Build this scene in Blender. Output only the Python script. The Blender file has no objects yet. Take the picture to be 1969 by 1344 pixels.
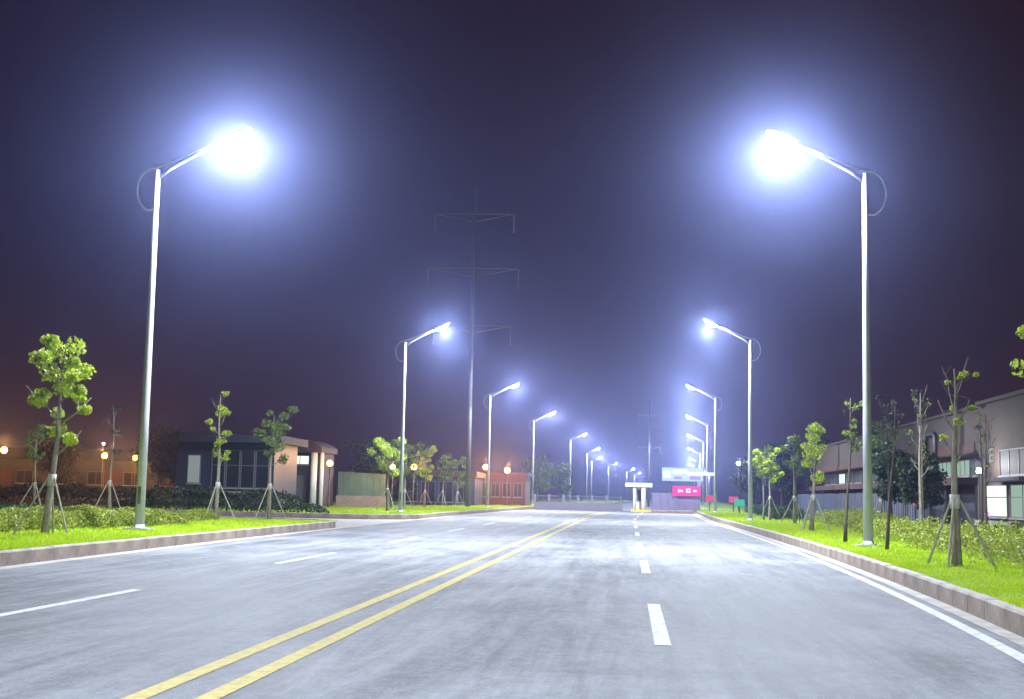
import bpy, math, random
import numpy as np
from mathutils import Vector, Matrix
random.seed(7)
R = math.radians
SC = bpy.context.scene
COL = SC.collection

# ------------------------------------------------------------------ camera, sky, exposure
cd = bpy.data.cameras.new('camera'); cam = bpy.data.objects.new('camera', cd); COL.objects.link(cam)
cd.sensor_width = 36.0; cd.lens = 45.71; cd.clip_start = .1; cd.clip_end = 4000
rx = Vector((0.99582669, 0.08889308, 0.02066927)); ux = Vector((-0.01056104, -0.11271327, 0.99357143)); fx = Vector((-0.09065132, 0.98964324, 0.11130408))
mw = Matrix((rx, ux, -fx)).transposed().to_4x4(); mw.translation = Vector((0, 0, 1.35)); cam.matrix_world = mw
SC.camera = cam

world = bpy.data.worlds.new('World'); SC.world = world; world.use_nodes = True
nt = world.node_tree; nt.nodes.clear()
wo = nt.nodes.new('ShaderNodeOutputWorld'); bg = nt.nodes.new('ShaderNodeBackground')
tc = nt.nodes.new('ShaderNodeTexCoord'); sx = nt.nodes.new('ShaderNodeSeparateXYZ')
mr = nt.nodes.new('ShaderNodeMapRange'); mr.inputs['From Min'].default_value = -.55; mr.inputs['From Max'].default_value = .4
mr.interpolation_type = 'SMOOTHSTEP'
rp = nt.nodes.new('ShaderNodeMix'); rp.data_type = 'RGBA'
rp.inputs['A'].default_value = (.012, .008, .026, 1); rp.inputs['B'].default_value = (.014, .0038, .004, 1)
nt.links.new(tc.outputs['Generated'], sx.inputs[0]); nt.links.new(sx.outputs['X'], mr.inputs['Value'])
nt.links.new(mr.outputs['Result'], rp.inputs['Factor'])
mz = nt.nodes.new('ShaderNodeMapRange'); mz.interpolation_type = 'SMOOTHSTEP'; mz.inputs['From Min'].default_value = .0; mz.inputs['From Max'].default_value = .2; mz.inputs['To Min'].default_value = 1; mz.inputs['To Max'].default_value = 0
gl = nt.nodes.new('ShaderNodeMix'); gl.data_type = 'RGBA'; gl.inputs['B'].default_value = (.036, .016, .022, 1)
nt.links.new(sx.outputs['Z'], mz.inputs['Value']); nt.links.new(mz.outputs['Result'], gl.inputs['Factor']); nt.links.new(rp.outputs['Result'], gl.inputs['A']); nt.links.new(gl.outputs['Result'], bg.inputs['Color'])
bg.inputs['Strength'].default_value = 1.0
nt.links.new(bg.outputs[0], wo.inputs['Surface'])

SC.view_settings.view_transform = 'Standard'; SC.view_settings.look = 'None'
SC.view_settings.exposure = .14; SC.view_settings.gamma = 1; SC.view_settings.use_curve_mapping = False
SC.cycles.volume_bounces = 0; SC.cycles.max_bounces = 5; SC.cycles.diffuse_bounces = 2; SC.cycles.glossy_bounces = 2
SC.cycles.transparent_max_bounces = 6; SC.cycles.sample_clamp_indirect = 4
SC.cycles.use_denoising = True
LED = (.77, .86, 1.0)
LAMP_W = 14500
HAZE = .00085
ORANGE = (1.0, .42, .08)

# ------------------------------------------------------------------ helpers
class MB:
    def __init__(s): s.v = []; s.f = []
    def add(s, vs, fs):
        b = len(s.v); s.v += [tuple(p) for p in vs]; s.f += [tuple(i + b for i in f) for f in fs]; return s
    def box(s, x0, x1, y0, y1, z0, z1):
        return s.add([(x0,y0,z0),(x1,y0,z0),(x1,y1,z0),(x0,y1,z0),(x0,y0,z1),(x1,y0,z1),(x1,y1,z1),(x0,y1,z1)],
                     [(0,3,2,1),(4,5,6,7),(0,1,5,4),(1,2,6,5),(2,3,7,6),(3,0,4,7)])
    def tube(s, pts, rad, n=8, cap=True):
        pts = [Vector(p) for p in pts]; k = len(pts)
        if not hasattr(rad, '__len__'): rad = [rad] * k
        vs = []; up = Vector((.13, .99, .07))
        for i, p in enumerate(pts):
            t = (pts[min(i+1, k-1)] - pts[max(i-1, 0)]).normalized()
            a = t.cross(up)
            if a.length < .15: a = t.cross(Vector((1, 0, 0)))
            a.normalize(); b = t.cross(a)
            for j in range(n):
                w = 2*math.pi*j/n; vs.append(p + (a*math.cos(w) + b*math.sin(w))*rad[i])
        fs = [(i*n+j, i*n+(j+1) % n, (i+1)*n+(j+1) % n, (i+1)*n+j) for i in range(k-1) for j in range(n)]
        if cap: fs += [tuple(range(n))[::-1], tuple((k-1)*n+j for j in range(n))]
        return s.add(vs, fs)
    def lathe(s, prof, n=16, c=(0, 0)):
        vs = [(c[0]+r*math.cos(2*math.pi*j/n), c[1]+r*math.sin(2*math.pi*j/n), z) for r, z in prof for j in range(n)]
        k = len(prof)
        fs = [(i*n+j, i*n+(j+1) % n, (i+1)*n+(j+1) % n, (i+1)*n+j) for i in range(k-1) for j in range(n)]
        fs += [tuple(range(n))[::-1], tuple((k-1)*n+j for j in range(n))]
        return s.add(vs, fs)
    def build(s, name, mat, parent=None, smooth=False, loc=None):
        m = bpy.data.meshes.new(name); m.from_pydata(s.v, [], s.f); m.update()
        return link(name, m, mat, parent, smooth, loc)
def link(name, m, mat, parent=None, smooth=False, loc=None):
    if mat and not m.materials: m.materials.append(mat)
    if smooth: m.polygons.foreach_set('use_smooth', [True]*len(m.polygons))
    o = bpy.data.objects.new(name, m); COL.objects.link(o)
    if parent: o.parent = parent
    if loc: o.location = loc
    return o
def npmesh(name, verts, nper, mat, parent=None):
    """verts (N, nper, 3): N separate polygons"""
    verts = np.ascontiguousarray(verts, dtype=np.float32); n = len(verts)
    m = bpy.data.meshes.new(name); m.vertices.add(n*nper); m.vertices.foreach_set('co', verts.ravel())
    m.loops.add(n*nper); m.loops.foreach_set('vertex_index', np.arange(n*nper, dtype=np.int32))
    m.polygons.add(n); m.polygons.foreach_set('loop_start', np.arange(0, n*nper, nper, dtype=np.int32))
    m.update(calc_edges=True); m.validate()
    return link(name, m, mat, parent)
def empty(name, loc=(0, 0, 0), rz=0):
    o = bpy.data.objects.new(name, None); COL.objects.link(o); o.location = loc; o.rotation_euler = (0, 0, rz); o.empty_display_size = .2; return o
def tag(o, label=None, cat=None, group=None, kind=None):
    if label: o['label'] = label
    if cat: o['category'] = cat
    if group: o['group'] = group
    if kind: o['kind'] = kind
    return o
def copy_part(o, parent):
    c = o.copy(); COL.objects.link(c); c.parent = parent
    for ch in o.children: copy_part(ch, c)
    return c

# ------------------------------------------------------------------ materials
def mat(name, col, rough=.6, metal=0, spec=.5, var=0., scale=4., stretch=(1, 1, 1), bump=0., bscale=40., rand=0., col2=None, trans=0.):
    m = bpy.data.materials.new(name); m.use_nodes = True; t = m.node_tree; N = t.nodes; L = t.links
    b = N['Principled BSDF']; b.inputs['Roughness'].default_value = rough; b.inputs['Metallic'].default_value = metal
    b.inputs['Specular IOR Level'].default_value = spec
    b.inputs['Base Color'].default_value = (*col, 1)
    co = N.new('ShaderNodeTexCoord'); mp = N.new('ShaderNodeMapping'); mp.inputs['Scale'].default_value = stretch
    L.new(co.outputs['Object'], mp.inputs['Vector'])
    out = None
    if var > 0 or col2:
        no = N.new('ShaderNodeTexNoise'); no.inputs['Scale'].default_value = scale; no.inputs['Detail'].default_value = 5; no.inputs['Roughness'].default_value = .65
        L.new(mp.outputs[0], no.inputs['Vector'])
        c2 = col2 or tuple(max(0, c*(1-var)) for c in col); c1 = col if col2 else tuple(min(1, c*(1+var)) for c in col)
        cr = N.new('ShaderNodeValToRGB'); cr.color_ramp.elements[0].position = .33; cr.color_ramp.elements[1].position = .67
        cr.color_ramp.elements[0].color = (*c2, 1); cr.color_ramp.elements[1].color = (*c1, 1)
        L.new(no.outputs['Fac'], cr.inputs[0]); out = cr.outputs[0]
    if rand > 0:
        oi = N.new('ShaderNodeObjectInfo'); hs = N.new('ShaderNodeHueSaturation')
        mm = N.new('ShaderNodeMapRange'); mm.inputs['To Min'].default_value = 1-rand; mm.inputs['To Max'].default_value = 1+rand
        L.new(oi.outputs['Random'], mm.inputs['Value']); L.new(mm.outputs[0], hs.inputs['Value'])
        if out: L.new(out, hs.inputs['Color'])
        else: hs.inputs['Color'].default_value = (*col, 1)
        out = hs.outputs[0]
    if out: L.new(out, b.inputs['Base Color'])
    if bump > 0:
        nb = N.new('ShaderNodeTexNoise'); nb.inputs['Scale'].default_value = bscale; nb.inputs['Detail'].default_value = 3
        L.new(co.outputs['Object'], nb.inputs['Vector'])
        bp = N.new('ShaderNodeBump'); bp.inputs['Strength'].default_value = bump; bp.inputs['Distance'].default_value = .01
        L.new(nb.outputs['Fac'], bp.inputs['Height']); L.new(bp.outputs[0], b.inputs['Normal'])
    if trans > 0:
        tr = N.new('ShaderNodeBsdfTranslucent'); mx = N.new('ShaderNodeMixShader'); mx.inputs[0].default_value = trans
        if out: L.new(out, tr.inputs['Color'])
        else: tr.inputs['Color'].default_value = (*col, 1)
        L.new(b.outputs[0], mx.inputs[1]); L.new(tr.outputs[0], mx.inputs[2]); L.new(mx.outputs[0], N['Material Output'].inputs['Surface'])
    return m
def emat(name, col, strength, sample=False):
    m = bpy.data.materials.new(name); m.use_nodes = True; t = m.node_tree; t.nodes.clear()
    o = t.nodes.new('ShaderNodeOutputMaterial'); e = t.nodes.new('ShaderNodeEmission')
    e.inputs['Color'].default_value = (*col, 1); e.inputs['Strength'].default_value = strength
    t.links.new(e.outputs[0], o.inputs['Surface'])
    if not sample: m.cycles.emission_sampling = 'NONE'
    return m
def leafmat(name, c1, c2, trans=.3):
    return mat(name, c1, .55, 0, .3, col2=tuple(.7*c for c in c2), scale=2.6, rand=.08, trans=trans)

def asphalt_mat():
    m = bpy.data.materials.new('asphalt'); m.use_nodes = True; t = m.node_tree; N = t.nodes; L = t.links; b = N['Principled BSDF']
    co = N.new('ShaderNodeTexCoord')
    def noise(sc, st, det=4, ro=.6, dist=0):
        mp = N.new('ShaderNodeMapping'); mp.inputs['Scale'].default_value = st; L.new(co.outputs['Object'], mp.inputs['Vector'])
        n = N.new('ShaderNodeTexNoise'); n.inputs['Scale'].default_value = sc; n.inputs['Detail'].default_value = det; n.inputs['Roughness'].default_value = ro
        n.inputs['Distortion'].default_value = dist
        L.new(mp.outputs[0], n.inputs['Vector']); return n.outputs['Fac']
    def math_(op, a, c):
        n = N.new('ShaderNodeMath'); n.operation = op
        for i, q in enumerate((a, c)):
            if isinstance(q, (int, float)): n.inputs[i].default_value = q
            else: L.new(q, n.inputs[i])
        return n.outputs[0]
    streak = noise(1.0, (1.7, .08, 1), 5, .7); blot = noise(.42, (1, .55, 1), 5, .65, .8); grain = noise(70, (1, 1, 1), 2, .7); mott = noise(7, (1, .7, 1), 5, .75); fine = noise(26, (1, 1, 1), 3, .8); scuff = noise(.8, (2.6, .22, 1), 6, .75, 1.2)
    v = math_('ADD', math_('MULTIPLY', streak, .34), math_('MULTIPLY', blot, .44))
    v = math_('ADD', v, math_('MULTIPLY', scuff, .38)); v = math_('ADD', v, math_('MULTIPLY', math_('SUBTRACT', grain, .34), .42)); v = math_('ADD', v, math_('MULTIPLY', math_('SUBTRACT', mott, .5), .30)); v = math_('ADD', v, math_('MULTIPLY', math_('SUBTRACT', fine, .5), .30))
    cr = N.new('ShaderNodeValToRGB'); e = cr.color_ramp.elements
    e[0].position = .52; e[0].color = (.058, .060, .066, 1); e[1].position = .78; e[1].color = (.265, .268, .282, 1)
    L.new(v, cr.inputs[0]); L.new(cr.outputs[0], b.inputs['Base Color'])
    rr = N.new('ShaderNodeMapRange'); rr.inputs['From Min'].default_value = .4; rr.inputs['From Max'].default_value = .9; rr.inputs['To Min'].default_value = .62; rr.inputs['To Max'].default_value = .85; b.inputs['Specular IOR Level'].default_value = .16
    L.new(v, rr.inputs['Value']); L.new(rr.outputs[0], b.inputs['Roughness'])
    bp = N.new('ShaderNodeBump'); bp.inputs['Strength'].default_value = .5; bp.inputs['Distance'].default_value = .008
    L.new(grain, bp.inputs['Height']); L.new(bp.outputs[0], b.inputs['Normal'])
    return m
def paint_mat(name, col, col2):
    """worn road paint: the asphalt shows through in thin patches"""
    m = mat(name, col, .75, 0, .12, bump=.3, bscale=60)
    N = m.node_tree.nodes; L = m.node_tree.links; b = N['Principled BSDF']; co = N.new('ShaderNodeTexCoord')
    n = N.new('ShaderNodeTexNoise'); n.inputs['Scale'].default_value = 9; n.inputs['Detail'].default_value = 8; n.inputs['Roughness'].default_value = .75
    L.new(co.outputs['Object'], n.inputs['Vector'])
    cr = N.new('ShaderNodeValToRGB'); cr.color_ramp.elements[0].position = .38; cr.color_ramp.elements[1].position = .56
    cr.color_ramp.elements[0].color = (*col2, 1); cr.color_ramp.elements[1].color = (*col, 1)
    L.new(n.outputs['Fac'], cr.inputs[0]); L.new(cr.outputs[0], b.inputs['Base Color']); return m

M = dict(
    asphalt=asphalt_mat(),
    white_paint=paint_mat('white_paint', (.68, .68, .67), (.36, .36, .36)),
    yellow_paint=paint_mat('yellow_paint', (.52, .42, .12), (.33, .27, .11)),
    gutter=mat('gutter_concrete', (.34, .31, .27), .8, var=.3, scale=2.5, bump=.4, bscale=50),
    kerb=mat('kerb_stone', (.245, .19, .15), .8, var=.32, scale=3.2, bump=.5, bscale=45, rand=.16),
    kerbtop=mat('kerb_cap', (.36, .34, .32), .8, var=.2, scale=5, bump=.4, bscale=45),
    soil=mat('ground', (.022, .026, .014), .95, col2=(.012, .016, .008), scale=.3, bump=.6, bscale=6),
    turf=mat('turf', (.23, .36, .010), .9, 0, .2, col2=(.14, .24, .009), scale=.9, bump=.9, bscale=30),
    blade=mat('grass_blade', (.43, .54, .010), .6, 0, .3, col2=(.28, .41, .009), scale=1.1, trans=.3),
    steel=mat('galvanised_steel', (.29, .29, .30), .6, .0, .5, var=.08, scale=2),
    head=mat('lamp_housing', (.12, .12, .13), .4, .3),
    led=emat('led_panel', (.93, .96, 1), 60),
    concrete=mat('concrete', (.25, .235, .21), .85, var=.2, scale=5, bump=.4),
    bark=mat('bark', (.22, .19, .145), .9, 0, .2, col2=(.10, .085, .06), scale=9, stretch=(1, 1, .35), bump=.8, bscale=30),
    darkbark=mat('dark_bark', (.09, .07, .05), .9, 0, .2, col2=(.045, .035, .025), scale=9, stretch=(1, 1, .35), bump=.8, bscale=30),
    stake=mat('bamboo_stake', (.24, .21, .15), .8, 0, .3, var=.25, scale=6, rand=.1),
    wrap=mat('trunk_wrap', (.30, .29, .25), .9, var=.15, scale=9),
    leaf=leafmat('leaf_lime', (.42, .52, .03), (.27, .36, .02)),
    leaf2=leafmat('leaf_mid', (.17, .25, .035), (.09, .14, .025)),
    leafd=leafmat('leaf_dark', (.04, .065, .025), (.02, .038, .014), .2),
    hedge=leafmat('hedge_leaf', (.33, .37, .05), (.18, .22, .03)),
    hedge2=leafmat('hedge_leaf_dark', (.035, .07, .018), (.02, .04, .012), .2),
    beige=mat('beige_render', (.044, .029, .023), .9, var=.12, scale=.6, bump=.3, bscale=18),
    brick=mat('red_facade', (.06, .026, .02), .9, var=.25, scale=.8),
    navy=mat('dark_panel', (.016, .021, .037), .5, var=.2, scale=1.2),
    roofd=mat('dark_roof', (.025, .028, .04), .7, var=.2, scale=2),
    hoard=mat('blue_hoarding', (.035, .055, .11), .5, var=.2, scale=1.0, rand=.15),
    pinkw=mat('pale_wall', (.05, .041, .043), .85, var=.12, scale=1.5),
    glass=mat('dark_glass', (.012, .015, .018), .45, 0, .15),
    frame=mat('window_frame', (.10, .10, .10), .5),
    green=mat('green_sheet', (.09, .17, .135), .5, var=.15, scale=1.5, rand=.12),
    white=mat('white_metal', (.72, .72, .70), .45),
    black=mat('black_metal', (.03, .03, .03), .5),
    pylon=mat('pylon_steel', (.075, .078, .083), .6, .1, var=.1, scale=1.5),
    insul=mat('insulator_glass', (.11, .12, .12), .25),
    gatemetal=mat('gate_metal', (.17, .155, .18), .45, .2),
    gatepanel=mat('gate_panel', (.17, .14, .24), .45),
    yellow=mat('safety_yellow', (.62, .48, .05), .5),
    track_red=mat('red_track', (.34, .17, .13), .8, var=.2, scale=2),  # reddish tone with mild random variation, for the gate track
    litwin=emat('lit_window', (.82, 1.0, .80), 1.25),
    litdim=emat('lit_window_dim', (.55, .80, .62), .55),
    litpanel=emat('lit_panel', (.75, .9, .82), .28),
    orange=emat('sodium_globe', (1, .50, .10), 16), whiteglobe=emat('white_globe', (1, .97, .9), 9),
    pink=emat('pink_led', (1.0, .06, .38), 1.15), pinkhot=emat('pink_led_text', (1.0, .70, .55), 2.2), green_led=emat('green_led', (.1, .9, .45), .55),
    purple=emat('purple_globe', (.75, .25, 1.0), 2.0), blueled=emat('billboard_light', (.55, .72, 1.0), 1.05), bluehot=emat('billboard_bright', (.85, .97, 1.0), 1.6), violet=emat('billboard_violet', (.45, .38, 1.0), .9),
    mark=emat('backlit_letter', (.8, .8, .75), .5),
    redled=emat('red_led', (1, .12, .25), .7),
)

# ------------------------------------------------------------------ the road and the ground
def bend(y):
    d = max(0, y - 80); return .00009*d*d + .02*d if y < 500 else .00009*420**2 + 8.4 + (y-500)*.0956
def kerbR(y): return 5.25 - 2.6*math.exp(-max(y, 5)/18) + bend(y)
def kerbL(y): return -(11.0 - 2.6*math.exp(-max(y, 5)/16)) + bend(y)
YS = [-30, -20, -10, -5] + list(range(0, 100, 2)) + list(range(100, 260, 5)) + list(range(260, 801, 20))
def strip(name, fa, fb, ys, z, m, parent=None, kind=None, z2=None):
    v = []; f = []
    for y in ys: v += [(fa(y), y, z), (fb(y), y, z if z2 is None else z2)]
    for i in range(len(ys)-1): f.append((2*i, 2*i+1, 2*i+3, 2*i+2))
    b = MB(); b.v = v; b.f = f; o = b.build(name, m, parent)
    if kind: tag(o, kind=kind)
    return o
g = MB(); g.add([(-900, -200, -.12), (900, -200, -.12), (900, 1500, -.12), (-900, 1500, -.12)], [(0, 1, 2, 3)])
tag(g.build('ground', M['soil']), 'dark unlit open ground stretching away to the horizon', 'ground', kind='structure')
road = strip('road', lambda y: kerbL(y)+.02, lambda y: kerbR(y)-.02, YS, 0, M['asphalt'])
tag(road, 'four lane grey asphalt road with yellow centre lines', 'road', kind='structure')
SIDE0, SIDE1, RC = 52.0, 64.5, 4.2
sr = MB(); n = 9; pts = []
kx0, kx1 = kerbL(SIDE0-RC), kerbL(SIDE1+RC)
# mouth of the side road with rounded corners
a = [(kx0-RC+RC*math.cos(t), SIDE0-RC+RC*math.sin(t)) for t in np.linspace(0, math.pi/2, n)]
c = [(kx1-RC+RC*math.cos(t), SIDE1+RC-RC*math.sin(t)) for t in np.linspace(math.pi/2, 0, n)]
poly = [(kx0+.1, SIDE0-RC)] + a + [(-95, SIDE0), (-95, SIDE1)] + c + [(kx1+.1, SIDE1+RC)]
sr.add([(x, y, -.004) for x, y in poly], [tuple(range(len(poly)))])
tag(sr.build('side_road', M['gutter']), 'pale concrete side road opening between the left verges', 'road', kind='structure')

# paint on the road, each line or dash a part of it
W = .155
for x in (-3.15, -2.70):
    strip('centre_line', lambda y: x-W/2+bend(y), lambda y: x+W/2+bend(y), [y for y in YS if -10 <= y <= 124], .004, M['yellow_paint'], road)
strip('edge_line', lambda y: kerbR(y)-.50, lambda y: kerbR(y)-.345, [y for y in YS if -10 <= y <= 124], .004, M['white_paint'], road)
k = 0
for x in (.33, -6.48):
    for i in range(-1, 10):
        y0 = 12.3 + 11.6*i
        ys = list(np.linspace(y0, y0+4.7, 4))
        strip('lane_dash', lambda y: x-W/2+bend(y), lambda y: x+W/2+bend(y), ys, .004, M['white_paint'], road)
gut_ys = [y for y in YS if y <= 300]
strip('gutter', lambda y: kerbR(y)-.215, lambda y: kerbR(y)+.01, gut_ys, .0045, M['gutter'], road)
strip('gutter', lambda y: kerbL(y)-.01, lambda y: kerbL(y)+.33, gut_ys, .0045, M['gutter'], road)

# verges (raised lawns)
VZ = .22
def poly_obj(name, pts, z, m): 
    b = MB(); b.add([(x, y, z) for x, y in pts], [tuple(range(len(pts)))]); return b.build(name, m)
KW = .16
left1 = [(kerbL(y)-KW, y) for y in np.arange(-30, SIDE0-RC+.1, 2)] + [(x-KW*math.cos(t), y-KW*math.sin(t)) for (x, y), t in zip(a, np.linspace(0, math.pi/2, n))] + [(-95, SIDE0-KW), (-95, -30)]
left2 = [(-95, SIDE1+KW)] + [(x-KW*math.cos(t), y+KW*math.sin(t)) for (x, y), t in zip(c, np.linspace(math.pi/2, 0, n))] + [(kerbL(y)-KW, y) for y in YS if y > SIDE1+RC] + [(-95, 800)]
right1 = [(kerbR(y)+KW, y) for y in YS if y <= 800][::-1] + [(100, -30), (100, 800)]
def lawn(name, edge, far, label):   # strip from the kerb outwards
    b = MB(); 
    for (x, y), (x2, y2) in zip(edge, far): b.v += [(x, y, VZ), (x2, y2, VZ)]
    b.f = [(2*i, 2*i+1, 2*i+3, 2*i+2) for i in range(len(edge)-1)]
    return tag(b.build(name, M['turf']), label, 'lawn', kind='structure')
lawn('verge', left1[:-2], [(x-9 if y < SIDE0-RC else -30, y) for x, y in left1[:-2]], 'bright green lawn verge left of the road before the side road')
lawn('verge', left2[1:-1], [(-32, y) for x, y in left2[1:-1]], 'green lawn verge left of the road beyond the side road')
lawn('verge', right1[:-2], [(x+9, y) for x, y in right1[:-2]], 'bright green lawn verge right of the road')
# rough dark field beyond the lawns
def field(x0, x1, y0, y1, z, label):
    b = MB(); b.add([(x0, y0, z), (x1, y0, z), (x1, y1, z), (x0, y1, z)], [(0, 1, 2, 3)])
    tag(b.build('field', M['soil']), label, 'field', kind='structure')
field(-95, -17.5, -30, SIDE0-KW, VZ-.03, 'dark rough field left of the near lawn')
field(-95, -14, SIDE1+.3, 400, VZ-.03, 'dark rough field left beyond the side road')
field(8, 100, -30, 400, VZ-.03, 'dark rough field right of the lawn')

# kerbs: one stone after another
kb = MB(); L_ = .985; kb.v = []; hw = KW/2
prof = [(-hw, -.05), (-hw, .225), (-hw+.03, .25), (hw, .25), (hw, -.05)]     # road side at -hw
for yy in (0, L_): kb.v += [(p[0], yy, p[1]) for p in prof]
kb.f = [(i, (i+1) % 5, 5+(i+1) % 5, 5+i)[::-1] for i in range(5)] + [tuple(range(5)), tuple(range(9, 4, -1))]
km = bpy.data.meshes.new('kerbstone'); km.from_pydata(kb.v, [], kb.f); km.materials.append(M['kerb']); km.materials.append(M['kerbtop'])
for p in km.polygons:
    if abs(p.normal.z) > .9 and p.center.z > .2: p.material_index = 1
km.update()
def kerb_run(path, side, parent, maxn):
    P = [Vector((x, y, 0)) for x, y in path]; seg = [(P[i+1]-P[i]).length for i in range(len(P)-1)]; tot = sum(seg)
    def pt(s):
        for i, l in enumerate(seg):
            if s <= l or i == len(seg)-1: return P[i].lerp(P[i+1], min(1.2, s/l))
            s -= l
    k = int(tot); rest = MB()
    for i in range(k):
        A = pt(i*tot/k); B = pt((i+1)*tot/k); d = B-A; nrm = Vector((d.y, -d.x, 0)).normalized()*side
        o_ = A + nrm*hw; sc = d.length
        m4 = Matrix.Translation(o_ + Vector((0, 0, random.uniform(-.006, .004)))) @ Matrix.Rotation(math.atan2(d.y, d.x)-math.pi/2 + random.uniform(-.004, .004), 4, 'Z') @ Matrix.Diagonal((side, sc, 1, 1))
        if i < maxn:
            o = bpy.data.objects.new('kerbstone', km); COL.objects.link(o); o.parent = parent; o.matrix_world = m4
        else:
            rest.add([m4 @ Vector(v) for v in kb.v], kb.f)
    if rest.v: tag(rest.build('far_kerbstones', M['kerb'], parent), kind='stuff')
kr = tag(empty('kerb', (0, 0, 0)), 'raised stone kerb along the right edge of the road', 'kerb', kind='structure')
kerb_run([(kerbR(y), y) for y in np.arange(6, 290, 2)], 1, kr, 100)
kl = tag(empty('kerb', (0, 0, 0)), 'raised stone kerb on the left, before the side road', 'kerb', kind='structure')
kerb_run([(kerbL(y), y) for y in np.arange(8, SIDE0-RC, 2)] + a + [(x, SIDE0) for x in (-16, -22, -28)], -1, kl, 90)
kl2 = tag(empty('kerb', (0, 0, 0)), 'raised stone kerb on the left, beyond the side road', 'kerb', kind='structure')
kerb_run([(x, SIDE1) for x in (-28, -22, -16)] + c + [(kerbL(y), y) for y in np.arange(SIDE1+RC+2, 290, 2)], -1, kl2, 80)

# ------------------------------------------------------------------ grass, hedges
rng = np.random.default_rng(3)
def blades(name, xf0, xf1, y0, y1, n, h, w, label, skip=None):
    y = y0 + (y1-y0)*rng.random(n)**1.25
    x = np.array([xf0(t) for t in y]) + (np.array([xf1(t)-xf0(t) for t in y]))*rng.random(n)
    if skip is not None: k = ~skip(x, y); x, y = x[k], y[k]
    n = len(x); patch = .75 + .45*np.sin(x*2.1+np.sin(y*.9)*2)*np.sin(y*1.3+x)
    hh = h*(.5+rng.random(n))*patch; ang = rng.random(n)*2*np.pi; ww = w*(.7+.6*rng.random(n))
    dx, dy = np.cos(ang)*ww, np.sin(ang)*ww; lx, ly = (rng.normal(size=n)*.5*hh), (rng.normal(size=n)*.5*hh)
    z = np.full(n, VZ-.004)
    v = np.stack([np.stack([x-dx, y-dy, z], 1), np.stack([x+dx, y+dy, z], 1), np.stack([x+lx, y+ly, z+hh], 1)], 1)
    return tag(npmesh(name, v, 3, M['blade']), label, 'grass', kind='stuff')
blades('grass', lambda y: kerbR(y)+KW-.03, lambda y: kerbR(y)+4.2, 9, 60, 90000, .07, .009, 'short lime green grass on the right verge')
blades('grass', lambda y: kerbL(y)-KW+.03, lambda y: kerbL(y)-5, 15, SIDE0-3, 60000, .075, .011, 'short lime green grass on the left verge before the side road')
blades('grass', lambda y: kerbL(y)-KW, lambda y: kerbL(y)-7, SIDE1+3.5, 140, 40000, .10, .02, 'short green grass on the left verge beyond the side road')
blades('grass', lambda y: kerbR(y)+KW, lambda y: kerbR(y)+6, 60, 130, 30000, .10, .02, 'short green grass on the far right verge')

def leaf_quads(c, size, nrm=None):
    """c (N,3) centres -> folded diamond leaves"""
    n = len(c); a = rng.normal(size=(n, 3)); a /= np.linalg.norm(a, axis=1)[:, None]
    b = rng.normal(size=(n, 3)); b -= a*np.sum(a*b, 1)[:, None]; b /= np.linalg.norm(b, axis=1)[:, None]
    s = (size*(.65+.7*rng.random(n)))[:, None]
    return np.stack([c-a*s*.6, c+b*s*.36+a*s*.05, c+a*s*.6, c-b*s*.36+a*s*.05], 1)
def hedge(name, path, width, height, n, size, m, label, rough=.25, cat='hedge', z0=VZ):
    P = np.array(path, float); seg = np.linalg.norm(np.diff(P, axis=0), axis=1); cum = np.r_[0, np.cumsum(seg)]
    s = rng.random(n)*cum[-1]; cx = np.interp(s, cum, P[:, 0]); cy = np.interp(s, cum, P[:, 1])
    i = np.clip(np.searchsorted(cum, s)-1, 0, len(seg)-1); d = np.diff(P, axis=0)[i]/seg[i][:, None]
    nx, ny = -d[:, 1], d[:, 0]
    th = rng.random(n)*np.pi; rr = (.45+.55*rng.random(n)**.35)
    lump = 1 + rough*(np.sin(s*2.3+1)+np.sin(s*5.1)*.6+np.sin(s*.8+2)*.8)*.5 + rough*.25*np.sin(th*5+s*3)
    end = np.minimum(1, np.minimum(s, cum[-1]-s)/(width*.6))**.5
    off = np.cos(th)*width/2*rr*lump; zz = np.abs(np.sin(th))**.55*height*rr*lump*end
    c = np.stack([cx+nx*off, cy+ny*off, z0+zz+.0], 1)
    o = empty(name, (float(P[:, 0].mean()), float(P[:, 1].mean()), z0)); tag(o, label, cat)
    f = npmesh('foliage', leaf_quads(c - np.array(o.location), size), 4, m, o); f['kind'] = 'stuff'
    st = MB()
    for t in np.arange(.3, cum[-1], .45):
        x = float(np.interp(t, cum, P[:, 0]))-o.location.x; y = float(np.interp(t, cum, P[:, 1]))-o.location.y
        for _ in range(2):
            st.tube([(x, y, 0), (x+random.uniform(-.2, .2), y+random.uniform(-.2, .2), height*.7)], [.012, .004], 4)
    sm = st.build('stem', M['darkbark'], o); sm['kind'] = 'stuff'
    return o
hedge('low_hedge', [(-15.0, 26), (-15.0, 31), (-14.7, 35), (-14.1, 39.4)], 1.4, .52, 26000, .06, M['hedge'], 'low clipped pale green hedge running behind the nearest left lamp post')
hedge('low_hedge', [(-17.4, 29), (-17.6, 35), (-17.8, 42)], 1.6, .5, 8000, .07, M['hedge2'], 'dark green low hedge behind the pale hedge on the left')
hedge('low_hedge', [(-14.7, 40), (-15.5, 46), (-16.5, 50)], 1.2, .32, 6000, .06, M['hedge'], 'low leafy planting beside the two staked trees at the side road')
hedge('low_hedge', [(-15.5, 66), (-20, 66.2), (-27, 66.5)], 1.6, .55, 8000, .09, M['hedge2'], 'low dark hedge along the far side of the side road')
hedge('low_hedge', [(-19.5, 78), (-27, 77), (-40, 76), (-62, 75)], 2.2, 1.15, 16000, .14, M['leafd'], 'long dark waist high hedge in front of the left buildings', rough=.18)
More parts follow.
